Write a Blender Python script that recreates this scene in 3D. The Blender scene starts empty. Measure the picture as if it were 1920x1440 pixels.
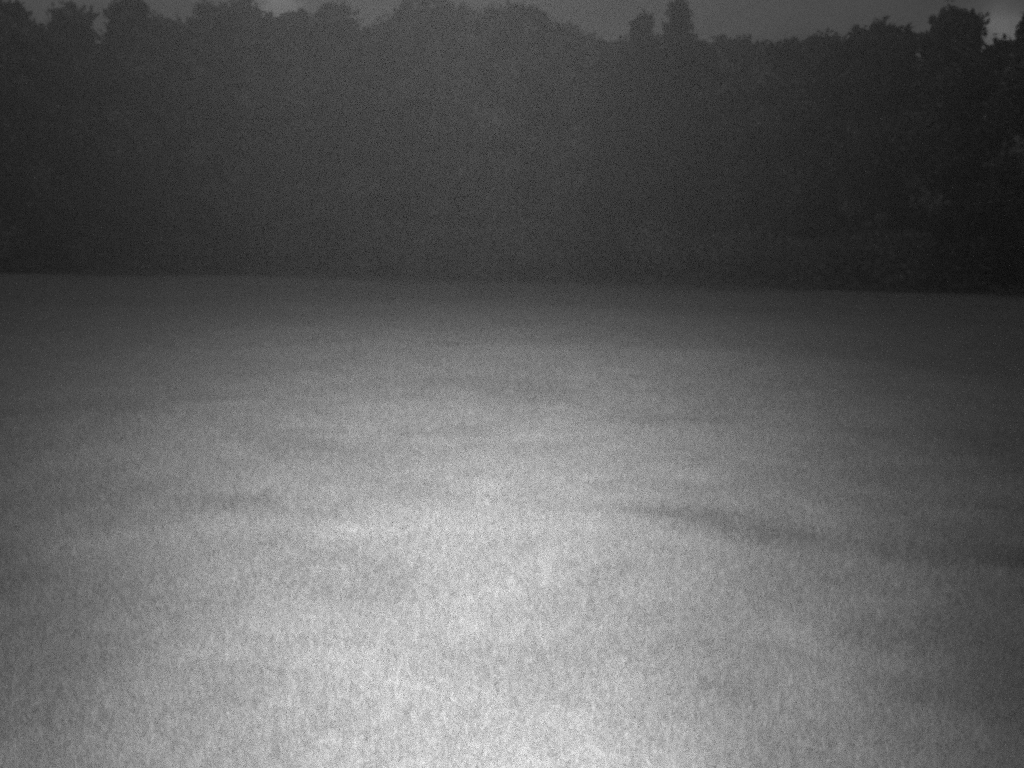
import bpy, math, random
import numpy as np
from mathutils import Matrix, Vector

S = bpy.context.scene
C = S.collection
R = math.radians

# ------------------------------------------------------------------ camera
CAM_H = 1.4
HFOV = R(54.0)
PITCH = R(7.5)
ROLL = R(1.0)
cam_d = bpy.data.cameras.new('trail_camera')
cam_d.sensor_fit = 'HORIZONTAL'
cam_d.angle = HFOV
cam_d.clip_start = 0.05
cam_d.clip_end = 600
cam = bpy.data.objects.new('trail_camera', cam_d)
C.objects.link(cam)
CAM_R = Matrix.Rotation(R(90) - PITCH, 4, 'X') @ Matrix.Rotation(ROLL, 4, 'Z')
cam.matrix_world = Matrix.Translation((0, 0, CAM_H)) @ CAM_R
S.camera = cam

# ------------------------------------------------------------------ sky (grey overcast before dawn, seen in infrared)
W = bpy.data.worlds.new('World')
S.world = W
W.use_nodes = True
nt = W.node_tree
nt.nodes.clear()
N = nt.nodes.new
L = nt.links.new
wo = N('ShaderNodeOutputWorld'); bg = N('ShaderNodeBackground')
tc = N('ShaderNodeTexCoord')
mp = N('ShaderNodeMapping'); mp.inputs['Scale'].default_value = (1, 1, 2.2)
mp.inputs['Location'].default_value = (0.37, 0.1, 0.2)
no = N('ShaderNodeTexNoise'); no.inputs['Scale'].default_value = 7.0
no.inputs['Detail'].default_value = 5.0; no.inputs['Roughness'].default_value = 0.55
mr = N('ShaderNodeMapRange')
mr.inputs['From Min'].default_value = 0.3; mr.inputs['From Max'].default_value = 0.75
mr.inputs['To Min'].default_value = 0.85; mr.inputs['To Max'].default_value = 1.25
cc = N('ShaderNodeCombineColor')
L(tc.outputs['Generated'], mp.inputs['Vector']); L(mp.outputs[0], no.inputs['Vector'])
L(no.outputs[0], mr.inputs['Value'])
for k in range(3):
    L(mr.outputs[0], cc.inputs[k])
L(cc.outputs[0], bg.inputs['Color'])
bg.inputs['Strength'].default_value = 0.060
# two thin places in the cloud, each a soft uneven patch about three degrees across
cb = mr.outputs[0]
for (px, py), width, gain in (((1880, 56), 0.9, 1.6), ((524, 12), 0.75, 1.9)):
    f_ = 960.0 / math.tan(HFOV / 2)
    dv = (CAM_R.to_3x3() @ Vector(((px - 960) / f_, (720 - py) / f_, -1.0))).normalized()
    nv = N('ShaderNodeVectorMath'); nv.operation = 'NORMALIZE'
    L(tc.outputs['Generated'], nv.inputs[0])
    ds = N('ShaderNodeVectorMath'); ds.operation = 'DISTANCE'
    ds.inputs[1].default_value = dv
    L(nv.outputs[0], ds.inputs[0])
    n2 = N('ShaderNodeTexNoise'); n2.inputs['Scale'].default_value = 45.0
    L(tc.outputs['Generated'], n2.inputs['Vector'])
    src = ds.outputs['Value']
    for op, v in (('DIVIDE', R(width)), ('POWER', 2.0), ('MULTIPLY', -0.5), ('EXPONENT', None), ('MULTIPLY', gain * 2)):
        q = N('ShaderNodeMath'); q.operation = op
        L(src, q.inputs[0])
        if v is not None:
            q.inputs[1].default_value = v
        src = q.outputs[0]
    q = N('ShaderNodeMath'); q.operation = 'MULTIPLY_ADD'
    L(src, q.inputs[0]); L(n2.outputs[0], q.inputs[1]); L(cb, q.inputs[2])
    cb = q.outputs[0]
for k in range(3):
    L(cb, cc.inputs[k])
L(bg.outputs[0], wo.inputs['Surface'])

# ------------------------------------------------------------------ the camera's own infrared flash
FLASH_W = 8500.0
DOWN_SIGN = -1.0  # selects the downward side of the beam, where dimming is added
BEAM_ACROSS, BEAM_UPRIGHT = 12.6, 30.0     # degrees; soft tall beam, its shape made up to light the near grass
fl_d = bpy.data.lights.new('infrared_flash', 'SPOT')
fl_d.energy = FLASH_W
fl_d.color = (1, 1, 1)
fl_d.spot_size = R(150)
fl_d.spot_blend = 0.6
fl_d.shadow_soft_size = 0.04
fl = bpy.data.objects.new('infrared_flash', fl_d)
C.objects.link(fl)
fl.location = (-0.02, 0.0, CAM_H + 0.20)
FL_DOWN, FL_YAW = R(1.5), R(2.5)
fl.matrix_world = (Matrix.Translation(fl.location) @ Matrix.Rotation(FL_YAW, 4, 'Z')
                   @ Matrix.Rotation(R(90) - FL_DOWN, 4, 'X') @ Matrix.Diagonal((1.0, 1.0, 1.0, 1)))

fl_d.use_nodes = True
t = fl_d.node_tree
em = t.nodes['Emission']
g = t.nodes.new('ShaderNodeTexCoord'); sp = t.nodes.new('ShaderNodeSeparateXYZ')
t.links.new(g.outputs['Normal'], sp.inputs[0])


def chain(src, ops):
    for op, v in ops:
        q = t.nodes.new('ShaderNodeMath'); q.operation = op
        t.links.new(src, q.inputs[0])
        if v is not None:
            q.inputs[1].default_value = v
        src = q.outputs[0]
    return src


GAUSS = [('POWER', 2.0), ('MULTIPLY', -0.5), ('EXPONENT', None)]
across = chain(sp.outputs[0], [('ARCSINE', None), ('DIVIDE', R(BEAM_ACROSS))] + GAUSS)
upright = chain(sp.outputs[1], [('ARCSINE', None), ('DIVIDE', R(BEAM_UPRIGHT))] + GAUSS)
# made-up dimming of the steep downward beam, evens out the near grass
down_dim = chain(sp.outputs[1], [('ARCSINE', None), ('MULTIPLY', DOWN_SIGN), ('MAXIMUM', 0.0), ('DIVIDE', R(9.5))] + GAUSS
             + [('MULTIPLY', 0.74), ('ADD', 0.26)])
src = across
for o in (upright, down_dim):
    q = t.nodes.new('ShaderNodeMath'); q.operation = 'MULTIPLY'
    t.links.new(src, q.inputs[0]); t.links.new(o, q.inputs[1])
    src = q.outputs[0]
t.links.new(src, em.inputs['Strength'])

# ------------------------------------------------------------------ exposure and sampling
S.view_settings.view_transform = 'Standard'
S.view_settings.look = 'None'
S.view_settings.exposure = 0.0
S.view_settings.gamma = 1.0
S.view_settings.use_curve_mapping = False
S.cycles.use_denoising = False
S.cycles.pixel_filter_type = 'BLACKMAN_HARRIS'
S.cycles.filter_width = 3.5      # soft small lens
S.cycles.max_bounces = 4
S.cycles.diffuse_bounces = 2
S.cycles.transmission_bounces = 2
S.cycles.volume_bounces = 0
S.cycles.transparent_max_bounces = 4
S.cycles.use_adaptive_sampling = True
S.cycles.adaptive_threshold = 0.06
S.cycles.adaptive_min_samples = 20
S.cycles.sample_clamp_indirect = 0.6

# ------------------------------------------------------------------ helpers
rng = np.random.default_rng(11)
F_PX = 960.0 / math.tan(HFOV / 2)
R3 = CAM_R.to_3x3()


def ray(px, py):
    return R3 @ Vector(((px - 960) / F_PX, (720 - py) / F_PX, -1.0))


def at_depth(px, py, Y):
    d = ray(px, py)
    return Vector((0, 0, CAM_H)) + d * (Y / d.y)


_w = []
for k in range(16):
    lam = 1.3 * 1.28 ** k
    a = rng.uniform(0, math.tau)
    _w.append((math.cos(a) * math.tau / lam, math.sin(a) * math.tau / lam, rng.uniform(0, math.tau), min(0.0013 * lam, 0.03)))


def ground_z(x, y):
    z = 0.0
    for kx, ky, p, amp in _w:
        z = z + amp * np.sin(kx * x + ky * y + p)
    r = np.hypot(x, y)
    return z * np.clip((r - 0.5) / 4.0, 0.25, 1.0)


def on_ground(px, py):
    d = ray(px, py)
    z = 0.0
    for _ in range(6):
        p = Vector((0, 0, CAM_H)) + d * ((z - CAM_H) / d.z)
        z = float(ground_z(np.array(p.x), np.array(p.y))) + 0.045
    return (p.x, p.y)


_tab = rng.random((256, 256))


def vnoise(x, y, s):
    """smooth value noise, cell size s"""
    u, v = x / s + 1000.3, y / s + 1000.7
    i, j = np.floor(u).astype(int), np.floor(v).astype(int)
    f, g = u - i, v - j
    f = f * f * (3 - 2 * f); g = g * g * (3 - 2 * g)
    t = lambda a, b: _tab[a % 256, b % 256]
    return (t(i, j) * (1 - f) + t(i + 1, j) * f) * (1 - g) + (t(i, j + 1) * (1 - f) + t(i + 1, j + 1) * f) * g


def seg_dist(x, y, pts):
    d = np.full(np.shape(x), 1e9)
    for (ax, ay), (bx, by) in zip(pts[:-1], pts[1:]):
        vx, vy = bx - ax, by - ay
        t = np.clip(((x - ax) * vx + (y - ay) * vy) / (vx * vx + vy * vy), 0, 1)
        d = np.minimum(d, np.hypot(x - ax - t * vx, y - ay - t * vy))
    return d


# trodden strips and dark weed patches in the meadow: (world polyline, half width m, strength)
STRIPS = [
    ([on_ground(*p) for p in ((940, 942), (1080, 945))], 0.10, 0.15),
    ([on_ground(*p) for p in ((1060, 944), (1180, 948), (1290, 958), (1400, 978), (1480, 1000))], 0.10, 0.42),
    ([on_ground(*p) for p in ((1480, 1000), (1600, 1014), (1760, 1030), (1960, 1050), (2300, 1090))], 0.15, 0.40),
    ([on_ground(*p) for p in ((770, 806), (880, 802))], 0.16, 0.20),
    ([on_ground(*p) for p in ((840, 708), (900, 712), (950, 724), (1060, 742))], 0.35, 0.20),
    ([on_ground(*p) for p in ((1180, 770), (1260, 782), (1340, 784))], 0.30, 0.22),
    ([on_ground(*p) for p in ((150, 908), (250, 922), (390, 934))], 0.38, 0.20),
    ([on_ground(*p) for p in ((470, 806), (540, 826), (600, 850))], 0.22, 0.25),
    ([on_ground(*p) for p in ((620, 1050), (740, 1090))], 0.14, 0.25),
    ([on_ground(*p) for p in ((1360, 1280), (1480, 1285))], 0.08, 0.25),
    ([on_ground(*p) for p in ((1000, 1140), (1180, 1150))], 0.10, 0.20),
    ([on_ground(*p) for p in ((0, 770), (180, 760), (330, 745))], 0.40, 0.18),
    ([on_ground(*p) for p in ((1050, 1205), (1330, 1190))], 0.09, 0.15),
]


def strip_mask(x, y):
    m = np.zeros(np.shape(x))
    wob = (vnoise(x, y, 0.6) - 0.5) * 1.7 + (vnoise(x + 31, y, 0.2) - 0.5) * 0.9
    for pts, hw, s in STRIPS:
        d = seg_dist(x, y, pts) / hw + wob
        m = np.maximum(m, 0.42 * s * np.clip(1.6 - d, 0, 1) ** 1.0)
    return m


def grass_tone(x, y):
    """reflectance factor of the sward: species patches, dry and wet spots, trodden strips"""
    even = 0.45 + 0.55 * np.clip((9.0 - np.hypot(x, y)) / 5.0, 0, 1)      # the sward is more even farther out
    n = (vnoise(x, y, 2.9) - 0.5) * 0.16 + (vnoise(x + 50, y + 9, 0.9) - 0.5) * 0.20 + (vnoise(x + 7, y + 77, 0.30) - 0.5) * 0.20
    n = n * even + 0.20 * even * np.clip(vnoise(x + 3, y * 0.8 + 41, 0.17) * 2.5 - 1.6, 0, 1)      # pale tufts of dry grass
    return np.clip(1.0 + n - strip_mask(x, y), 0.25, 1.6)


def mat(name, col, rough=0.9, noise=None, attr=None, inst=None, translucent=0.0, spec=0.2, rand=0.0):
    m = bpy.data.materials.new(name)
    m.use_nodes = True
    t = m.node_tree
    b = t.nodes['Principled BSDF']
    b.inputs['Roughness'].default_value = rough
    b.inputs['Specular IOR Level'].default_value = spec
    val = None

    def mul(a, bv):
        x = t.nodes.new('ShaderNodeMath'); x.operation = 'MULTIPLY'
        for k, q in ((0, a), (1, bv)):
            if isinstance(q, (int, float)):
                x.inputs[k].default_value = q
            else:
                t.links.new(q, x.inputs[k])
        return x.outputs[0]

    val = float(col)
    if noise:
        for sc, lo, hi in noise:
            g = t.nodes.new('ShaderNodeTexCoord')
            n = t.nodes.new('ShaderNodeTexNoise'); n.inputs['Scale'].default_value = sc
            n.inputs['Detail'].default_value = 3
            t.links.new(g.outputs['Object'], n.inputs['Vector'])
            r = t.nodes.new('ShaderNodeMapRange')
            r.inputs['From Min'].default_value = 0.3; r.inputs['From Max'].default_value = 0.7
            r.inputs['To Min'].default_value = lo; r.inputs['To Max'].default_value = hi
            t.links.new(n.outputs[0], r.inputs['Value'])
            val = mul(r.outputs[0], val)
    for nm, ty in ((attr, 'GEOMETRY'), (inst, 'INSTANCER')):
        if nm:
            a = t.nodes.new('ShaderNodeAttribute'); a.attribute_name = nm; a.attribute_type = ty
            val = mul(a.outputs['Fac'], val)
    if rand:
        o = t.nodes.new('ShaderNodeObjectInfo')
        r = t.nodes.new('ShaderNodeMapRange')
        r.inputs['To Min'].default_value = 1 - rand; r.inputs['To Max'].default_value = 1 + rand
        t.links.new(o.outputs['Random'], r.inputs['Value'])
        val = mul(r.outputs[0], val)
    if isinstance(val, float):
        val = mul(val, 1.0)
    c = t.nodes.new('ShaderNodeCombineColor')
    for k in range(3):
        t.links.new(val, c.inputs[k])
    t.links.new(c.outputs[0], b.inputs['Base Color'])
    if translucent:
        tr = t.nodes.new('ShaderNodeBsdfTranslucent'); t.links.new(c.outputs[0], tr.inputs['Color'])
        mx = t.nodes.new('ShaderNodeMixShader'); mx.inputs[0].default_value = translucent
        t.links.new(b.outputs[0], mx.inputs[1]); t.links.new(tr.outputs[0], mx.inputs[2])
        t.links.new(mx.outputs[0], t.nodes['Material Output'].inputs['Surface'])
    return m


M_SOIL = mat('meadow_soil', 0.46, 0.95, noise=((0.9, 0.85, 1.15), (14, 0.7, 1.25)), attr='tone', spec=0.1)
M_GRASS = mat('meadow_grass_blade', 0.54, 0.6, inst='tone', translucent=0.5, spec=0.0)
M_LEAF = mat('tree_leaf', 0.19, 0.75, noise=((0.5, 0.7, 1.3),), attr='tone', translucent=0.2, rand=0.2, spec=0.15)
M_NEEDLE = mat('spruce_needle', 0.08, 0.8, attr='tone', translucent=0.1, spec=0.1)
M_BARK = mat('tree_bark', 0.14, 0.95, noise=((6, 0.6, 1.3),), spec=0.1)


def link_mesh(name, verts, faces, m, parent=None, tone=None, smooth=False):
    me = bpy.data.meshes.new(name)
    if isinstance(faces, np.ndarray):
        nf, k = faces.shape
        me.vertices.add(len(verts)); me.vertices.foreach_set('co', np.asarray(verts, np.float32).ravel())
        me.loops.add(nf * k); me.loops.foreach_set('vertex_index', faces.astype(np.int32).ravel())
        me.polygons.add(nf); me.polygons.foreach_set('loop_start', np.arange(0, nf * k, k, dtype=np.int32))
        me.update(calc_edges=True)
    else:
        me.from_pydata([tuple(v) for v in verts], [], faces)
    if tone is not None:
        a = me.attributes.new('tone', 'FLOAT', 'POINT'); a.data.foreach_set('value', np.asarray(tone, np.float32))
    if smooth:
        me.polygons.foreach_set('use_smooth', np.ones(len(me.polygons), bool))
    me.materials.append(m)
    o = bpy.data.objects.new(name, me)
    C.objects.link(o)
    if parent:
        o.parent = parent
    return o


# ------------------------------------------------------------------ meadow ground
def axis(lo, hi, near, far, lo_f, hi_f):
    v = [0.0]
    while v[-1] < hi:
        v.append(v[-1] + (near if v[-1] < hi_f else far))
    u = [0.0]
    while u[-1] > lo:
        u.append(u[-1] - (near if u[-1] > lo_f else far))
    return np.array(sorted(set(u + v)))


gx = axis(-110, 110, 0.2, 1.5, -12, 12)
gy = axis(-40, 160, 0.2, 1.5, -3, 24)
GX, GY = np.meshgrid(gx, gy)
V = np.stack([GX, GY, ground_z(GX, GY)], -1).reshape(-1, 3)
nx, ny = len(gx), len(gy)
I = np.arange(nx * ny).reshape(ny, nx)
FQ = np.stack([I[:-1, :-1], I[:-1, 1:], I[1:, 1:], I[1:, :-1]], -1).reshape(-1, 4)
gnd = link_mesh('ground', V, FQ, M_SOIL, tone=grass_tone(V[:, 0], V[:, 1]), smooth=True)
gnd['kind'] = 'structure'
gnd['label'] = 'open meadow ground running up to the wood'


# ------------------------------------------------------------------ trees
def leaf_quads(P, size, r, flat=0.0):
    """rhombic leaf sprays at points P"""
    n = len(P)
    a = r.normal(size=(n, 3)); a /= np.linalg.norm(a, axis=1, keepdims=True)
    b = r.normal(size=(n, 3)); b[:, 2] *= (1 - flat)
    b = np.cross(a, b); b /= np.linalg.norm(b, axis=1, keepdims=True) + 1e-9
    s = size * r.uniform(0.5, 1.5, (n, 1))
    a = a * s; b = b * s * 0.55
    V = np.stack([P - a, P + b - a * 0.1, P + a, P - b - a * 0.1], 1).reshape(-1, 3)
    F = np.arange(4 * n).reshape(n, 4)
    return V, F


def tube(path, radii, sides=7):
    V, F = [], []
    path = [Vector(p) for p in path]
    for i, p in enumerate(path):
        d = (path[min(i + 1, len(path) - 1)] - path[max(i - 1, 0)]).normalized()
        u = d.orthogonal().normalized(); w = d.cross(u)
        for k in range(sides):
            a = math.tau * k / sides
            V.append(p + (u * math.cos(a) + w * math.sin(a)) * radii[i])
    for i in range(len(path) - 1):
        for k in range(sides):
            q = i * sides
            F.append([q + k, q + (k + 1) % sides, q + sides + (k + 1) % sides, q + sides + k])
    return V, F


def add_wood(tubes, name, parent):
    V, F = [], []
    for v, f in tubes:
        o = len(V); V += v; F += [[i + o for i in q] for q in f]
    return link_mesh(name, V, F, M_BARK, parent, smooth=True)


def tree(px, ytop, wpx, Y, kind, label, seed, group='trees along the edge of the wood', base_frac=0.1, category='tree'):
    r = np.random.default_rng(seed)
    top = at_depth(px, ytop, Y)
    x, y = top.x, Y
    gz = float(ground_z(np.array(x), np.array(y)))
    H = top.z - gz
    Wd = wpx / F_PX * Y
    root = bpy.data.objects.new('spruce_tree' if kind == 'spire' else 'broadleaf_tree', None)
    C.objects.link(root)
    root.location = (x, y, gz)
    root['label'] = label; root['category'] = category; root['group'] = group
    lean = r.normal(0, 0.15, 2)
    tr = 0.022 * H + 0.04
    path = [(lean[0] * t * t * 2, lean[1] * t * t * 2, H * 0.92 * t) for t in np.linspace(-0.02, 1, 8)]
    rad = [tr * (1 - 0.93 * t) * (1.35 if i == 0 else 1) for i, t in enumerate(np.linspace(0, 1, 8))]
    wood = [tube(path, rad, 8)]
    pts, tones = [], []
    if kind == 'spire':
        z = 0.06 * H
        while z < H * 0.985:
            f = 1 - z / H
            rr = Wd * 0.5 * (0.20 + 0.80 * min(1, f / 0.13) ** 0.9 + 2.6 * max(0.0, f - 0.13)) * r.uniform(0.55, 1.3)
            nb = 7 if f > 0.15 else 4
            a0 = r.uniform(0, math.tau)
            for k in range(nb):
                a = a0 + math.tau * k / nb + r.normal(0, 0.15)
                l = rr * r.uniform(0.7, 1.15)
                n = int(18 + 46 * l)
                t = r.uniform(0.1, 1, n) ** 0.7
                s = 0.05 + 0.16 * l * (1 - t * 0.6)
                q = np.stack([np.cos(a) * l * t, np.sin(a) * l * t, z + 0.10 * l * t - 0.32 * l * t * t], 1)
                q += r.normal(size=(n, 3)) * s[:, None] * np.array([1, 1, 0.8])
                pts.append(q); tones.append(np.full(n, r.uniform(0.7, 1.3)))
                if k % 2 == 0:
                    wood.append(tube([(0, 0, z), (math.cos(a) * l * 0.5, math.sin(a) * l * 0.5, z - 0.02 * l), (math.cos(a) * l * 0.95, math.sin(a) * l * 0.95, z - 0.2 * l)], [0.03, 0.02, 0.006], 4))
            z += r.uniform(0.13, 0.26)
        n = 40
        pts.append(np.stack([r.normal(0, 0.07, n), r.normal(0, 0.07, n), H * r.uniform(0.93, 1.0, n)], 1)); tones.append(np.ones(n))
        size, m = 0.12, M_NEEDLE
    else:
        cb = base_frac * H
        ch = H - cb
        # silhouette: a domed top Wd wide that widens downwards into the body of the tree
        wlow = max(Wd * 1.25, {'broad': 4.6, 'dense': 4.2, 'loose': 4.8, 'narrow': 2.4}[kind])
        dome = {'broad': 1.5, 'dense': 0.9, 'loose': 1.9, 'narrow': 2.2}[kind] * (0.55 + 0.45 * min(1.5, Wd / 2.4))

        shoulder = r.uniform(0.32, 0.85)
        ecc = r.normal(0, 0.16, 2) * Wd

        def half_width(d):
            h = Wd * 0.5 * min(1.0, max(d, 0.02) / dome) ** shoulder
            g = min(1.0, max(0.0, d - dome) / 3.5)
            h += (wlow - Wd) * 0.5 * (g * g * (3 - 2 * g))
            return h * (1 - 0.35 * max(0.0, (d - 0.55 * H) / (0.45 * H)))

        def lobe(c, rad_l, k, dens=1.0):
            n = int((30 + 360 * rad_l * rad_l) * dens * (0.8 if kind == 'loose' else 1.0))
            d = r.normal(size=(n, 3)); d /= np.linalg.norm(d, axis=1, keepdims=True)
            rr = rad_l * (r.uniform(0.0, 1, n) ** 0.5) * (1 + 0.30 * r.exponential(0.6, n) * (r.random(n) < 0.35))
            wob = 1 + 0.28 * np.sin(d[:, 0] * 5 + k) * np.sin(d[:, 2] * 6 + 2 * k)
            pts.append(c + d * (rr * wob)[:, None] * np.array([1, 1, 0.85]))
            tones.append(np.full(n, 0.5 + 1.4 * r.random() ** 2.2))
            m_ = int(n * 0.08)
            d = r.normal(size=(m_, 3)); d /= np.linalg.norm(d, axis=1, keepdims=True); d[:, 2] = np.abs(d[:, 2])
            pts.append(c + d * (rad_l * r.uniform(1.0, 1.45, m_))[:, None]); tones.append(np.ones(m_))

        # several leaders of unequal height make a ragged top
        for q in range({'broad': 5, 'dense': 5, 'loose': 7, 'narrow': 3}[kind]):
            u = (q + r.uniform(0.1, 0.9)) / {'broad': 5, 'dense': 5, 'loose': 7, 'narrow': 3}[kind] * 2 - 1
            lx, ly = u * Wd * 0.44, r.normal(0, 0.2) * Wd
            drop = r.uniform(0.0, 0.35) + abs(u) ** 1.5 * r.uniform(0.1, 0.8) * dome
            zz = H - drop
            for w_ in range(4):
                rl = r.uniform(0.13, 0.26) * (1 + 0.25 * w_)
                lobe(np.array([lx + r.normal(0, 0.16), ly + r.normal(0, 0.16), zz - rl - 0.24 * w_]), rl, q * 5 + w_, 0.8)
            for w_ in range(9):      # leafy twigs
                a = r.uniform(0, math.tau); el = r.uniform(0.2, 1.3); l = r.uniform(0.25, 0.8)
                t_ = r.random(12)[:, None]
                dr = np.array([math.cos(a) * math.cos(el), math.sin(a) * math.cos(el), math.sin(el)])
                pts.append(np.array([lx, ly, zz - 0.35 - 0.3 * r.random()]) + dr * l * t_ + r.normal(0, 0.03, (12, 3))); tones.append(np.ones(12))
        k = 0
        d = r.uniform(0.15, 0.5)
        while d < ch:
            top_part = d < dome + 1.2
            rl = r.uniform(0.26, 0.5) if top_part else r.uniform(0.55, 0.95)
            dd = d + rl * 0.8
            hw = half_width(dd)
            nring = max(1, int(math.tau * max(0.0, hw - rl * 0.5) / (rl * (1.5 if kind != 'loose' else 1.9))))
            a0 = r.uniform(0, math.tau)
            for q in range(nring):
                a = a0 + math.tau * q / nring + r.normal(0, 0.25)
                rl2 = rl * r.uniform(0.75, 1.25)
                rho = 0 if nring == 1 else max(0.0, hw - rl2 * 0.75) * r.uniform(0.82, 1.08)
                off = ecc * max(0.0, 1 - dd / 3.0)
                c = np.array([math.cos(a) * rho + off[0], math.sin(a) * rho + off[1], H - dd + r.normal(0, rl * 0.7) - abs(r.normal(0, 0.25))])
                lobe(c, rl2, k, 0.62 if top_part else 0.62)
                if k % 7 == 0:
                    z0 = min(max(0.12 * H, c[2] * 0.75), H * 0.8)
                    mid = (c[0] * 0.5, c[1] * 0.5, (z0 + c[2]) * 0.5 + 0.1)
                    wood.append(tube([(0, 0, z0), mid, tuple(c)], [tr * 0.35, tr * 0.22, 0.012], 5))
                k += 1
            if hw > 1.0 and top_part:
                for q in range(3):
                    a = r.uniform(0, math.tau); rho = hw * 0.5 * r.random()
                    lobe(np.array([math.cos(a) * rho, math.sin(a) * rho, H - dd]), rl, k); k += 1
            d += rl * (0.75 if top_part else 1.0)
        size, m = 0.13, M_LEAF
    P = np.concatenate(pts); T = np.concatenate(tones)
    P[:, 2] = np.where(P[:, 2] > 0.3, P[:, 2], 0.3 + 0.3 * r.random(len(P)))
    zt = np.sort(P[:, 2])[-max(3, len(P) // 300)]
    P[:, 2] *= H / zt
    Vv, Ff = leaf_quads(P, size, r)
    link_mesh('crown', Vv, Ff, m, root, tone=np.repeat(T, 4))
    add_wood(wood, 'trunk', root)
    return root


# (pixel of the top in the 1920 px photograph, crown width in px, depth in m, habit, label)
TREES = [
    (4, 6, 100, 49, 'broad', 'dark full tree closing the wood at its tall shaded end, crown cut by the frame'),
    (62, 50, 50, 53, 'dense', 'low rounded tree in the notch beside the dark full end tree'),
    (137, 20, 62, 51, 'dense', 'square shouldered dark tree with a flat ragged top beside the narrow sky slit'),
    (244, -6, 62, 52, 'broad', 'tall tree rising out of the frame just past the narrow sky slit'),
    (312, 40, 70, 53, 'dense', 'level topped tree under the long grey sky opening past the slit'),
    (388, 14, 62, 50, 'broad', 'tree with a small pointed tip, first of the twin tips'),
    (438, 10, 56, 51, 'broad', 'tree with a rounded tip, second of the twin tips'),
    (496, 36, 70, 53, 'dense', 'lower tree under the brightest wedge of sky'),
    (560, 26, 66, 50, 'loose', 'thin crowned pale tree beside the bright sky wedge'),
    (636, 17, 92, 50, 'broad', 'wide domed tree before the shallow dip in the middle of the wood'),
    (706, 55, 80, 56, 'dense', 'short hazy tree filling the shallow dip beside the wide domed tree'),
    (792, 2, 116, 57, 'loose', 'tallest pale misty tree near the middle, its top touching the frame'),
    (868, 17, 100, 54, 'loose', 'misty tree shoulder to shoulder with the tallest pale one'),
    (925, 22, 92, 52, 'broad', 'middle tree with a soft flat crown before the forked pointed one'),
    (984, 11, 72, 49, 'broad', 'middle tree with a sharp dark outer edge where the wood steps down'),
    (1046, 52, 66, 51, 'dense', 'first step down below the sharp edged middle tree'),
    (1108, 70, 70, 52, 'dense', 'small round tree low on the long descent, before the two spires'),
    (1160, 84, 60, 54, 'dense', 'lowest tree at the foot of the shorter spire'),
    (1206, 38, 74, 47, 'spire', 'shorter of the two dark spires, a slim spruce'),
    (1273, 10, 62, 46, 'spire', 'taller of the two dark spires, a slim spruce over the wood'),
    (1330, 82, 66, 50, 'dense', 'low tree tucked beside the taller spire under the wide sky'),
    (1402, 75, 92, 49, 'dense', 'even topped low tree starting the flat run past the spires'),
    (1478, 78, 84, 50, 'dense', 'even topped low tree in the middle of the flat run'),
    (1545, 70, 72, 48, 'dense', 'even topped low tree ending the flat run, slightly higher'),
    (1640, 50, 72, 46, 'dense', 'round shouldered tree starting the raised dark hump'),
    (1680, 54, 52, 45, 'dense', 'round shouldered tree ending the raised dark hump at the notch'),
    (1752, 60, 32, 46, 'narrow', 'narrow tree between the deep notch and the bushy tall one'),
    (1790, 22, 60, 44, 'broad', 'bushy tall tree with a ragged top beside the brightest sky hole'),
    (1830, 36, 26, 45, 'narrow', 'narrow tree right against the brightest sky hole'),
    (1878, 82, 76, 44, 'dense', 'low dark tree below the brightest sky hole'),
    (1996, -14, 150, 40, 'broad', 'near dark tree cut by the frame, its boughs hanging over the sky hole'),
]
for i, (px, yt, wp, Y, kd, lab) in enumerate(TREES):
    bf = 0.40 if px == 1996 else (0.06 if kd != 'spire' else 0)
    tree(px, yt, wp * 1.08, Y, kd, lab, 100 + i, base_frac=bf)


# ------------------------------------------------------------------ the wood behind and its undergrowth (uncountable masses)
def leaf_mass(name, X, Yd, top, depth, n, size, seed, label, m):
    r = np.random.default_rng(seed)
    u = r.random(n)
    x = X[0] + (X[1] - X[0]) * u
    edge = top(x)
    z = edge * (r.random(n) ** 0.85) * (1 + 0.05 * r.normal(size=n).clip(-1, 1))
    y = Yd(x) + depth * r.random(n)
    P = np.stack([x, y, ground_z(x, y) + z], 1)
    Vv, Ff = leaf_quads(P, size, r)
    o = link_mesh(name, Vv, Ff, m, tone=np.repeat(0.8 + 0.4 * r.random(n), 4))
    o['kind'] = 'stuff'; o['label'] = label
    return o


def wood_top(x):
    px = 960 + x / 60 * F_PX
    py = np.interp(px, [-300, 0, 400, 900, 1150, 1700, 2200], [95, 104, 112, 118, 124, 118, 118]) \
        + (vnoise(x, x * 0 + 3.3, 1.4) - 0.5) * 22
    # height above the ground of the sight line at 60 m (roll included)
    zz = CAM_H + 60 * np.tan(np.arctan((720 - py) / F_PX) - PITCH) - 0.0 * x
    return zz - x * math.tan(ROLL)


leaf_mass('far_wood', (-44, 44), lambda x: 58 - 0.10 * x, wood_top, 9, 150000, 0.20, 5,
          'dark wood behind the edge trees, one unbroken mass', M_LEAF)
leaf_mass('undergrowth', (-36, 36), lambda x: 46.0 - 0.27 * x + 1.2 * np.sin(x * 0.7) + 0.8 * np.sin(x * 1.9),
          lambda x: 1.6 + 1.6 * vnoise(x, x * 0 + 8.1, 1.7), 3, 42000, 0.13, 6,
          'low dark scrub along the foot of the wood', M_LEAF)


leaf_mass('edge_weeds', (-36, 36), lambda x: 41.0 - 0.22 * x + 1.5 * np.sin(x * 0.5 + 1),
          lambda x: 0.18 + 0.5 * vnoise(x, x * 0 + 18.1, 1.1) ** 2, 9, 18000, 0.075, 8,
          'ragged tall weeds in front of the wood, thinning towards the meadow', M_LEAF)


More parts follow.
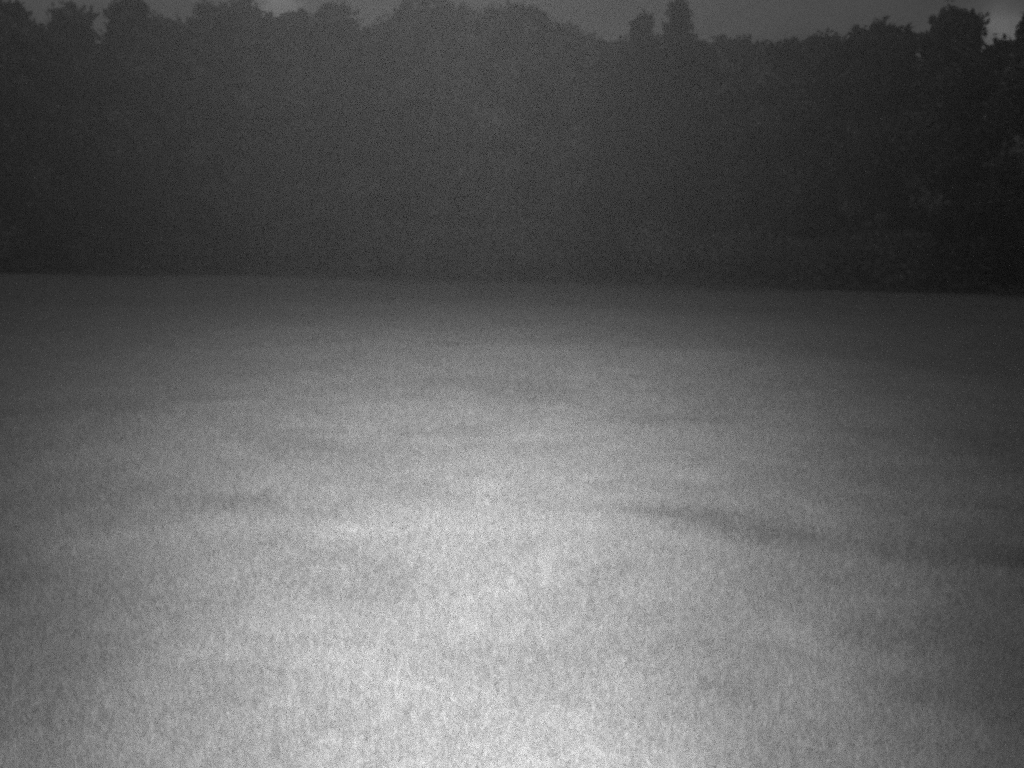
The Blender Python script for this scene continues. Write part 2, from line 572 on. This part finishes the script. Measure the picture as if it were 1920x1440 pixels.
# ------------------------------------------------------------------ meadow grass
def make_tuft(seed, blades, spread, hmin, hmax, w, stalks):
    r = np.random.default_rng(seed)
    V, F = [], []
    for b in range(blades + stalks):
        tall = b >= blades
        a = r.uniform(0, math.tau); rho = spread * math.sqrt(r.random())
        x0, y0 = rho * math.cos(a), rho * math.sin(a)
        h = r.uniform(hmin, hmax) * (1.5 if tall else 1)
        bw = w * (0.45 if tall else r.uniform(0.7, 1.2))
        f = r.uniform(0, math.tau); tx, ty = math.cos(f), math.sin(f)
        g = r.uniform(0, math.tau); lean = h * (r.uniform(0.05, 0.25) if tall else r.uniform(0.3, 1.25))
        lx, ly = math.cos(g) * lean, math.sin(g) * lean
        o = len(V)
        for t, q in ((0, 1.0), (0.4, 0.95), (0.75, 0.6)):
            cx, cy, cz = x0 + lx * t * t, y0 + ly * t * t, h * t * (1 - 0.18 * t * lean / h) - 0.01
            V += [(cx - tx * bw * q, cy - ty * bw * q, cz), (cx + tx * bw * q, cy + ty * bw * q, cz)]
        V.append((x0 + lx, y0 + ly, h * (1 - 0.18 * lean / h)))
        F += [[o, o + 1, o + 3, o + 2], [o + 2, o + 3, o + 5, o + 4], [o + 4, o + 5, o + 6]]
        if tall:   # seed head
            o = len(V); cx, cy = x0 + lx, y0 + ly
            for k, (dz, ww) in enumerate(((0.0, 0.3), (0.35, 1.2), (0.8, 0.7))):
                zz = h * 0.92 + dz * h * 0.16
                V += [(cx - tx * w * ww, cy - ty * w * ww, zz), (cx + tx * w * ww, cy + ty * w * ww, zz)]
            F += [[o, o + 1, o + 3, o + 2], [o + 2, o + 3, o + 5, o + 4]]
    me = bpy.data.meshes.new('grass_tuft')
    me.from_pydata(V, [], F)
    me.materials.append(M_GRASS)
    return bpy.data.objects.new('grass_tuft', me)


tufts = bpy.data.collections.new('grass_tufts')
for k in range(8):
    tufts.objects.link(make_tuft(40 + k, 60, 0.075, 0.02, 0.062, 0.0011, 1 if k == 0 else 0))

bands = [(0.9, 4.0, 1300, 1.0), (4.0, 7.5, 700, 1.15), (7.5, 14, 260, 1.5), (14, 26, 75, 2.2), (26, 50, 24, 3.4)]
allp, alls = [], []
HALF = R(36)
for r0, r1, dens, sc in bands:
    n = int(dens * HALF * (r1 * r1 - r0 * r0))
    rr = np.sqrt(rng.uniform(r0 * r0, r1 * r1, n)); aa = rng.uniform(-HALF, HALF, n)
    allp.append(np.stack([rr * np.sin(aa), rr * np.cos(aa) - 0.3], 1)); alls.append(np.full(n, sc))
# thinner grass all round, for other viewpoints
for n, a0, a1, r0, r1, sc in ((42000, HALF, R(75), 0.5, 14, 1.4), (16000, HALF, R(75), 14, 30, 2.4), (26000, R(75), R(285), 0.5, 14, 1.7)):
    rr = np.sqrt(rng.uniform(r0 * r0, r1 * r1, n)); aa = rng.uniform(a0, a1, n)
    if a1 < 3:
        aa *= rng.choice([-1.0, 1.0], n)
    allp.append(np.stack([rr * np.sin(aa), rr * np.cos(aa) - 0.3], 1)); alls.append(np.full(n, sc))
P2 = np.concatenate(allp); sc = np.concatenate(alls)
x, y = P2[:, 0], P2[:, 1]
mask = strip_mask(x, y)
keep = rng.random(len(x)) > mask * 0.6
keep &= np.hypot(x, y) > 0.6
x, y, sc, mask = x[keep], y[keep], sc[keep], mask[keep]
n = len(x)
tone = grass_tone(x, y) * rng.uniform(0.97, 1.03, n)
hz = 0.85 * (0.82 + 0.14 * vnoise(x + 5, y + 3, 1.1) + 0.22 * vnoise(x + 15, y + 23, 0.28)) * (1 - 1.1 * mask) * rng.uniform(0.92, 1.08, n)
P3 = np.stack([x, y, ground_z(x, y)], 1)
me = bpy.data.meshes.new('meadow_grass')
me.vertices.add(n); me.vertices.foreach_set('co', P3.astype(np.float32).ravel())


def att(name, typ, data, key):
    a = me.attributes.new(name, typ, 'POINT'); a.data.foreach_set(key, np.asarray(data).ravel())


att('tone', 'FLOAT', tone.astype(np.float32), 'value')
att('pick', 'INT', rng.integers(0, 8, n).astype(np.int32), 'value')
att('turn', 'FLOAT_VECTOR', np.stack([rng.normal(0, .08, n), rng.normal(0, .08, n), rng.uniform(0, math.tau, n)], 1).astype(np.float32), 'vector')
att('size', 'FLOAT_VECTOR', np.stack([sc, sc, np.minimum(sc, 1.7) ** 0.6 * hz], 1).astype(np.float32), 'vector')
grass = bpy.data.objects.new('meadow_grass', me)
C.objects.link(grass)
grass['kind'] = 'stuff'
grass['label'] = 'short uneven meadow grass lit by the flash'
ng = bpy.data.node_groups.new('grass_scatter', 'GeometryNodeTree')
ng.interface.new_socket('Geometry', in_out='INPUT', socket_type='NodeSocketGeometry')
ng.interface.new_socket('Geometry', in_out='OUTPUT', socket_type='NodeSocketGeometry')
gi = ng.nodes.new('NodeGroupInput'); go = ng.nodes.new('NodeGroupOutput')
ip = ng.nodes.new('GeometryNodeInstanceOnPoints')
ci = ng.nodes.new('GeometryNodeCollectionInfo')
ci.inputs['Collection'].default_value = tufts
ci.inputs['Separate Children'].default_value = True
ci.inputs['Reset Children'].default_value = True
ip.inputs['Pick Instance'].default_value = True
er = ng.nodes.new('FunctionNodeEulerToRotation')


def na(name, typ):
    q = ng.nodes.new('GeometryNodeInputNamedAttribute'); q.data_type = typ; q.inputs['Name'].default_value = name
    return q.outputs['Attribute']


lk = ng.links.new
lk(gi.outputs[0], ip.inputs['Points']); lk(ci.outputs[0], ip.inputs['Instance'])
lk(na('pick', 'INT'), ip.inputs['Instance Index'])
lk(na('turn', 'FLOAT_VECTOR'), er.inputs[0]); lk(er.outputs[0], ip.inputs['Rotation'])
lk(na('size', 'FLOAT_VECTOR'), ip.inputs['Scale'])
lk(ip.outputs[0], go.inputs[0])
md = grass.modifiers.new('grass_scatter', 'NODES'); md.node_group = ng

# ------------------------------------------------------------------ night mist
HAZE_DENSITY = 0.0051
hv = [(sx, sy, sz) for sx in (-115, 115) for sy in (-45, 165) for sz in (-2.0, 20.0)]
hf = [[0, 1, 3, 2], [4, 6, 7, 5], [0, 4, 5, 1], [2, 3, 7, 6], [0, 2, 6, 4], [1, 5, 7, 3]]
hm = bpy.data.materials.new('night_mist')
hm.use_nodes = True
t = hm.node_tree
t.nodes.clear()
o = t.nodes.new('ShaderNodeOutputMaterial'); pv = t.nodes.new('ShaderNodeVolumePrincipled')
pv.inputs['Color'].default_value = (0.95, 0.95, 0.95, 1)
pv.inputs['Density'].default_value = HAZE_DENSITY
pv.inputs['Anisotropy'].default_value = 0.74
pv.inputs['Density Attribute'].default_value = ''
t.links.new(pv.outputs[0], o.inputs['Volume'])
haze = link_mesh('haze', hv, hf, hm)
haze['kind'] = 'stuff'
haze['label'] = 'thin night mist over the meadow'
